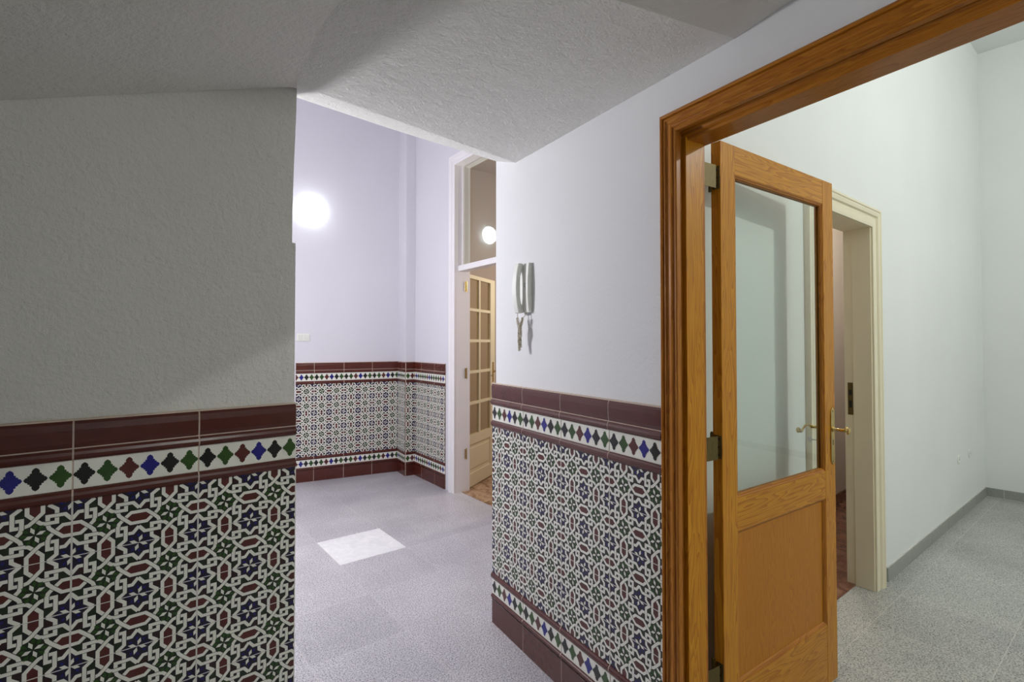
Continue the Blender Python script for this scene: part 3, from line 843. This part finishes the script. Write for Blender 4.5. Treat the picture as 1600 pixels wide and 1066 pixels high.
for zz in (1.078, .876): b.lathe([(.0042, 0), (.004, .0014), (.002, .002)], (.757, -.0035, zz), 'y', 12, 0, -1)
b.build('screw', 'brass', pf, smooth=True)
b = MB(); b.prism(plate_outline(.757, .862, 1.090, .030), LT, LT + .0035, 'y')
pbk_ = b.build('handle_plate', 'brass', dr, bevel=.0010)
lever(-.0035, -1, 1, 'lever'); lever(LT + .0035, 1, -1, 'lever')
b = MB(); b.tube([(.757, LT + .002, .950), (.757, LT + .043, .950)], .0022, 8)
ring = [(.757 - .0 + .011 * math.cos(q), LT + .050 + .008 * math.sin(q) * .6, .950 + .010 * math.sin(q)) for q in [2 * math.pi * i / 16 for i in range(17)]]
b.tube(ring, .0022, 8)
b.build('key', 'steel', dr, smooth=True)
b = MB(); b.box(LWD, LWD + .001, .006, .028, .90, 1.07); b.box(LWD + .001, LWD + .009, .011, .023, 0.995, 1.010)
b.build('lock_faceplate', 'old_brass', dr)

# ================================================================== CREAM DOORWAY OF THE SIDE ROOM
cf = empty('trim_9', (*RL_O, 0), RL_A, label='cream painted door frame without a door, beyond the pine door', cat='door frame', kind='structure')
cprof = [(.0, 0), (.0, -.010), (.012, -.012), (.040, -.0125), (.046, -.008), (.056, -.008), (.062, -.017), (.076, -.020), (.084, -.020), (.088, -.024), (.098, -.024), (.102, -.016), (.102, 0)]
sweep(cprof, [(CW0, 0), (CW0, 1.985), (CW1, 1.985), (CW1, 0)], 'architrave', 'cream', 'cream', cf, ['architrave'] * 3)
b = MB(); b.box(CW1 - .009, CW1 + .02, 0, .090, 0, 1.99); b.box(CW1 + .0, CW1 + .02, .092, .135, 0, 1.99)
b.box(CW0 - .02, CW0 + .002, 0, .135, 0, 1.99)
b.build('jamb', 'cream', cf, bevel=.001)
b = MB(); b.box(CW0, CW1, 0, .135, 1.983, 2.005); b.build('head', 'cream', cf)
b = MB(); b.box(CW1 - .0022, CW1 + .0005, .094, .120, .945, 1.125)
st = b.build('strike_plate', 'old_brass', cf, bevel=.0005)
b = MB(); b.box(CW1 - .0028, CW1 - .0020, .099, .114, 1.055, 1.085); b.box(CW1 - .0028, CW1 - .0020, .100, .113, .985, 1.025); b.build('hole', 'dark', st)

# small white sockets near the skirting
for px, nm in ((1.66, 'nearer the cream doorway'), (2.02, 'nearer the room corner')):
    so = empty('wall_socket', (*loc2(RL_O, RL_A, px, 0, .45)[:3],), RL_A, label='round white wall socket above granite skirting, the one ' + nm, cat='socket', group='sockets on the side-room wall')
    b = MB(); b.lathe([(.036, 0), (.036, .003), (.030, .006), (.022, .0065), (.021, .003)], (0, 0, 0), 'y', 28, 0, -1)
    b.build('cover', 'plastic', so, smooth=True)
    b = MB(); b.lathe([(.003, .0035), (.003, .0045)], (-.009, 0, 0), 'y', 10, 0, -1); b.lathe([(.003, .0035), (.003, .0045)], (.009, 0, 0), 'y', 10, 0, -1)
    b.build('pin_hole', 'dark', so)

# ================================================================== TALL CREAM GLAZED DOOR OF THE HALL
wf = empty('trim_10', (*DW_O, 0), DW_A, label='tall white painted frame with a transom bar around the cream glazed door', cat='door frame', kind='structure')
wprof = [(.0, 0), (.0, -.012), (.012, -.015), (.022, -.015), (.028, -.010), (.038, -.010), (.046, -.020), (.068, -.024), (.084, -.024), (.088, -.016), (.088, 0)]
FU0, FU1 = .826, 1.506
sweep(wprof, [(FU0, 0), (FU0, 2.955), (FU1, 2.955), (FU1, 0)], 'architrave', 'white_paint', 'white_paint', wf, ['architrave'] * 3)
b = MB(); b.box(FU0 - .028, FU0 - .003, 0, .155, 0, 2.96); b.build('jamb', 'white_paint', wf, bevel=.001)
b = MB(); b.box(FU1 + .003, FU1 + .014, 0, .155, 0, 2.96); b.build('jamb', 'white_paint', wf, bevel=.001)
b = MB(); b.box(FU0 - .02, FU1 + .014, 0, .155, 2.957, 3.0); b.build('head', 'white_paint', wf)
b = MB(); b.box(FU0 - .003, FU1 + .003, .03, .125, 1.995, 2.045); b.build('transom_bar', 'white_paint', wf, bevel=.004)
b = MB(); b.box(FU0 - .003, FU1 + .003, .086, .091, 2.045, 2.957); b.build('transom_glass', 'glass', wf)
for a in (FU0 - .003, FU1 - .012):
    b = MB(); b.box(a, a + .016, .070, .086, 2.045, 2.957); b.build('glazing_bead', 'white_paint', wf)

LF_O = (-.421, 4.675); LF_A = math.degrees(math.atan2(.569, .229))
cd = empty('door_2', (*LF_O, 0), LF_A, label='open cream door with ten small panes, ajar at the end of the hall', cat='door', kind='structure')
CWD = .655; CT = .036
b = MB(); b.box(.002, .061, 0, CT, .01, 1.985); b.build('stile', 'cream', cd, bevel=.001)
b = MB(); b.box(.547, CWD, 0, CT, .01, 1.985); b.build('stile', 'cream', cd, bevel=.001)
b = MB(); b.box(.061, .547, .001, CT - .001, 1.950, 1.985); b.build('top_rail', 'cream', cd)
b = MB(); b.box(.061, .547, .001, CT - .001, .400, .488); b.build('lock_rail', 'cream', cd)
b = MB(); b.box(.061, .547, .001, CT - .001, .01, .130); b.build('bottom_rail', 'cream', cd)
b = MB(); b.box(.290, .318, .003, CT - .003, .488, 1.950)
b.build('mullion', 'cream', cd, bevel=.002)
for k in range(1, 5):
    z = .488 + k * .2925; b = MB(); b.box(.061, .547, .0035, CT - .0035, z - .014, z + .014); b.build('glazing_bar', 'cream', cd, bevel=.002)
for k in range(5):
    for x0, x1 in ((.061, .290), (.318, .547)):
        z = .488 + k * .2925; b = MB(); b.box(x0, x1, .016, .019, z + (.014 if k else 0), z + .2925 - (.014 if k < 4 else 0)); b.build('pane', 'pane', cd)
b = MB(); b.box(.060, .548, .012, .026, .128, .402)
b.prism([(.10, .170), (.508, .170), (.508, .362), (.10, .362)], .006, .012, 'y')
b.build('raised_panel', 'cream', cd, bevel=.003)
for hz in (.34, 1.07, 1.86):
    b = MB(); b.box(-.022, .012, -.004, .000, hz - .045, hz + .045); b.tube([(0, -.006, hz - .05), (0, -.006, hz + .05)], .006, 10)
    b.build('hinge', 'brass', cd, smooth=False)
b = MB(); b.box(.590, .620, -.003, 0, .95, 1.15); b.tube([(.605, 0, 1.06), (.605, -.045, 1.06), (.56, -.05, 1.062), (.50, -.048, 1.055)], [.008, .006, .006, .007], 10)
b.build('lever', 'brass', cd, smooth=True)

# ================================================================== LAMPS
def wall_lamp(loc, ang, label, nm='wall_lamp'):
    root = empty(nm, loc, ang, label=label, cat='lamp', group='round frosted wall lamps of the hall')
    b = MB(); b.lathe([(.055, 0), (.055, .018), (.045, .024)], (0, 0, 0), 'y', 32, 0, -1); b.build('backplate', 'steel', root, smooth=True)
    b = MB(); pr = [(.108 * math.cos(q), .030 + .075 * math.sin(q)) for q in [math.pi / 2 * i / 10 for i in range(11)]]
    pr[-1] = (.002, pr[-1][1])
    b.lathe([(.08, .024)] + pr, (0, 0, 0), 'y', 40, 0, -1); b.build('shade', 'lamp_glass', root, smooth=True)
    b = MB(); b.lathe([(.109, .026), (.145, .022), (.145, .030), (.109, .034)], (0, 0, 0), 'y', 40, 0, -1); b.build('rim', 'rim_glass', root, smooth=True)
    for q in (math.radians(20), math.radians(140), math.radians(260)):
        b = MB(); b.box(.128 * math.cos(q) - .004, .128 * math.cos(q) + .004, -.040, -.018, .128 * math.sin(q) - .004, .128 * math.sin(q) + .004)
        b.build('clip', 'steel', root)
    return root
wall_lamp(loc2(FW_O, FW_A, .125, 0, 2.652), FW_A, 'lit round frosted glass lamp high on the far hall wall')
ah = math.degrees(math.atan2(pa[1] - pbk[1], pa[0] - pbk[0]))
pm = (pbk[0] + (pa[0] - pbk[0]) * .62, pbk[1] + (pa[1] - pbk[1]) * .62)
wall_lamp((pm[0] + .0, pm[1], 2.55), ah, 'lit round frosted glass lamp on the hidden side wall of the hall')

def pendant(loc, r, col, watts, label, hang):
    root = empty('pendant_lamp', (loc[0], loc[1], loc[2]), 0, label=label, cat='lamp')
    b = MB(); b.tube([(0, 0, r + .03), (0, 0, hang)], .003, 6); b.build('cable', 'plastic', root)
    b = MB(); b.lathe([(.02, r * .9), (.02, r + .05), (.012, r + .06)], (0, 0, 0), 'z', 16); b.build('socket', 'plastic', root, smooth=True)
    ld = bpy.data.lights.new('bulb', 'POINT'); ld.energy = watts; ld.color = col; ld.shadow_soft_size = r
    lo = bpy.data.objects.new('bulb', ld); COL.objects.link(lo); lo.parent = root
    return root
pendant((-1.85, 2.75, 1.86), .07, HALL_COL, HALL_BULB, 'bulb hanging in the hidden left part of the hall', 2.08)
pendant((3.63, .90, 3.2), .04, ROOM_COL, ROOM_BULB, 'bare bulb hanging in the middle of the side room', .70)
pl_ = loc2(DW_O, DW_A, 1.3, 1.4)
pendant((pl_[0], pl_[1], 2.1), .06, (1.0, .90, .76), SIDE_BULB, 'warm bulb hanging in the room behind the cream glazed door', 1.28)
pl_ = loc2(RL_O, RL_A, .3, .42)
pendant((pl_[0], pl_[1], 2.7), .05, (1.0, .93, .85), 40.0, 'unseen warm bulb added to light the passage beyond the cream doorway', .6)  # added light source, brightens the passage wall
pendant((1.548, -.591, 1.9), .08, (0.98, 1.0, .93), ENTRY_FILL, 'unseen fill bulb added behind the viewpoint', .40)

# ================================================================== SMALL THINGS
# light switch on the far wall
sw = empty('light_switch', loc2(FW_O, FW_A, .065, 0, 1.40), FW_A, label='white double light switch on the far wall above the tiles', cat='switch')
b = MB(); b.box(-.058, .058, -.010, 0, -.036, .036); b.build('plate', 'plastic', sw, bevel=.003)
for x in (-.027, .027):
    b = MB(); b.box(x - .021, x + .021, -.014, -.009, -.024, .024); b.build('rocker', 'plastic2', sw, bevel=.002)

# intercom handset
ic = empty('intercom', loc2(RW_O, RW_A, .297, 0, 1.590), RW_A, label='white intercom handset on the right wall with its curly cord bundled below', cat='intercom')
b = MB()
H2 = .108; pts = []
for i in range(13):
    t = -1 + 2 * i / 12; pts.append((-.016 - .007 * (1 - t * t), t * H2))
out = [(-y_, z_) for y_, z_ in []]
b.prism([(0, -H2)] + [(y_, z_) for y_, z_ in pts] + [(0, H2)], -.002, .040, 'x')
b.build('wall_unit', 'plastic', ic, bevel=.002)
b = MB(); b.prism([(0, -H2 + .004), (-.012, -H2 + .004), (-.012, H2 - .004), (0, H2 - .004)], -.040, -.002, 'x'); b.build('cradle', 'plastic2', ic, bevel=.002)
b = MB()
outer = []; inner = []
for i in range(17):
    t = -1 + 2 * i / 16
    outer.append((-.040 - .014 * (1 - t * t), t * (H2 + .002)))
    inner.append((-.016 - .016 * max(0, 1 - (t * 1.25) ** 4), t * (H2 + .002)))
b.prism(outer + inner[::-1], -.041, -.004, 'x')
b.build('handset', 'plastic', ic, bevel=.004)
b = MB()
for z in (.018, .006): b.lathe([(.0035, 0), (.0035, .0022), (.002, .003)], (.016, -.0225, z), 'y', 12, 0, -1)
b.build('button', 'steel', ic, smooth=True)
# coiled cord: two leads, a looped bundle held by a turn of cord
def coil(path, rad, pitch, wire, mb):
    P = [Vector(p) for p in path]
    d = [0]
    for a, c in zip(P[:-1], P[1:]): d.append(d[-1] + (c - a).length)
    n = int(d[-1] / pitch * 10); out = []
    for k in range(n + 1):
        s = d[-1] * k / n; i = max(j for j in range(len(d)) if d[j] <= s + 1e-9); i = min(i, len(P) - 2)
        t = (P[i + 1] - P[i]).normalized(); p = P[i] + t * (s - d[i])
        a = t.cross(Vector((0, 1, .01))).normalized(); bb = t.cross(a)
        q = 2 * math.pi * s / pitch
        out.append(p + (a * math.cos(q) + bb * math.sin(q)) * rad)
    mb.tube(out, wire, 5)
cm = MB()
cm.tube([(-.024, -.034, -H2), (-.024, -.034, -H2 - .022)], .0016, 6)
cm.tube([(.018, -.012, -H2), (.016, -.018, -H2 - .012), (.008, -.026, -H2 - .022)], .0016, 6)
yb = -.034
coil([(-.024, yb, -.130), (-.021, yb, -.150), (-.010, yb, -.175), (-.006, yb - .003, -.200), (-.012, yb, -.222), (-.010, yb, -.250), (-.008, yb, -.275)], .0058, .0056, .0018, cm)
coil([(.008, yb + .006, -.130), (.004, yb + .003, -.150), (-.010, yb + .004, -.172), (-.020, yb + .004, -.195), (-.018, yb + .003, -.215), (-.008, yb + .004, -.228), (-.006, yb + .004, -.262)], .0058, .0056, .0018, cm)
coil([(-.004, yb, -.165), (.002, yb, -.185), (.002, yb, -.205), (-.006, yb, -.222)], .0056, .0056, .0018, cm)
cm.tube([(-.013 + .009 * math.cos(q), yb + .002 + .009 * math.sin(q), -.226 - .0012 * q) for q in [i * .5 for i in range(30)]], .0016, 6)
cm.build('coiled_cord', 'cord', ic, smooth=True)
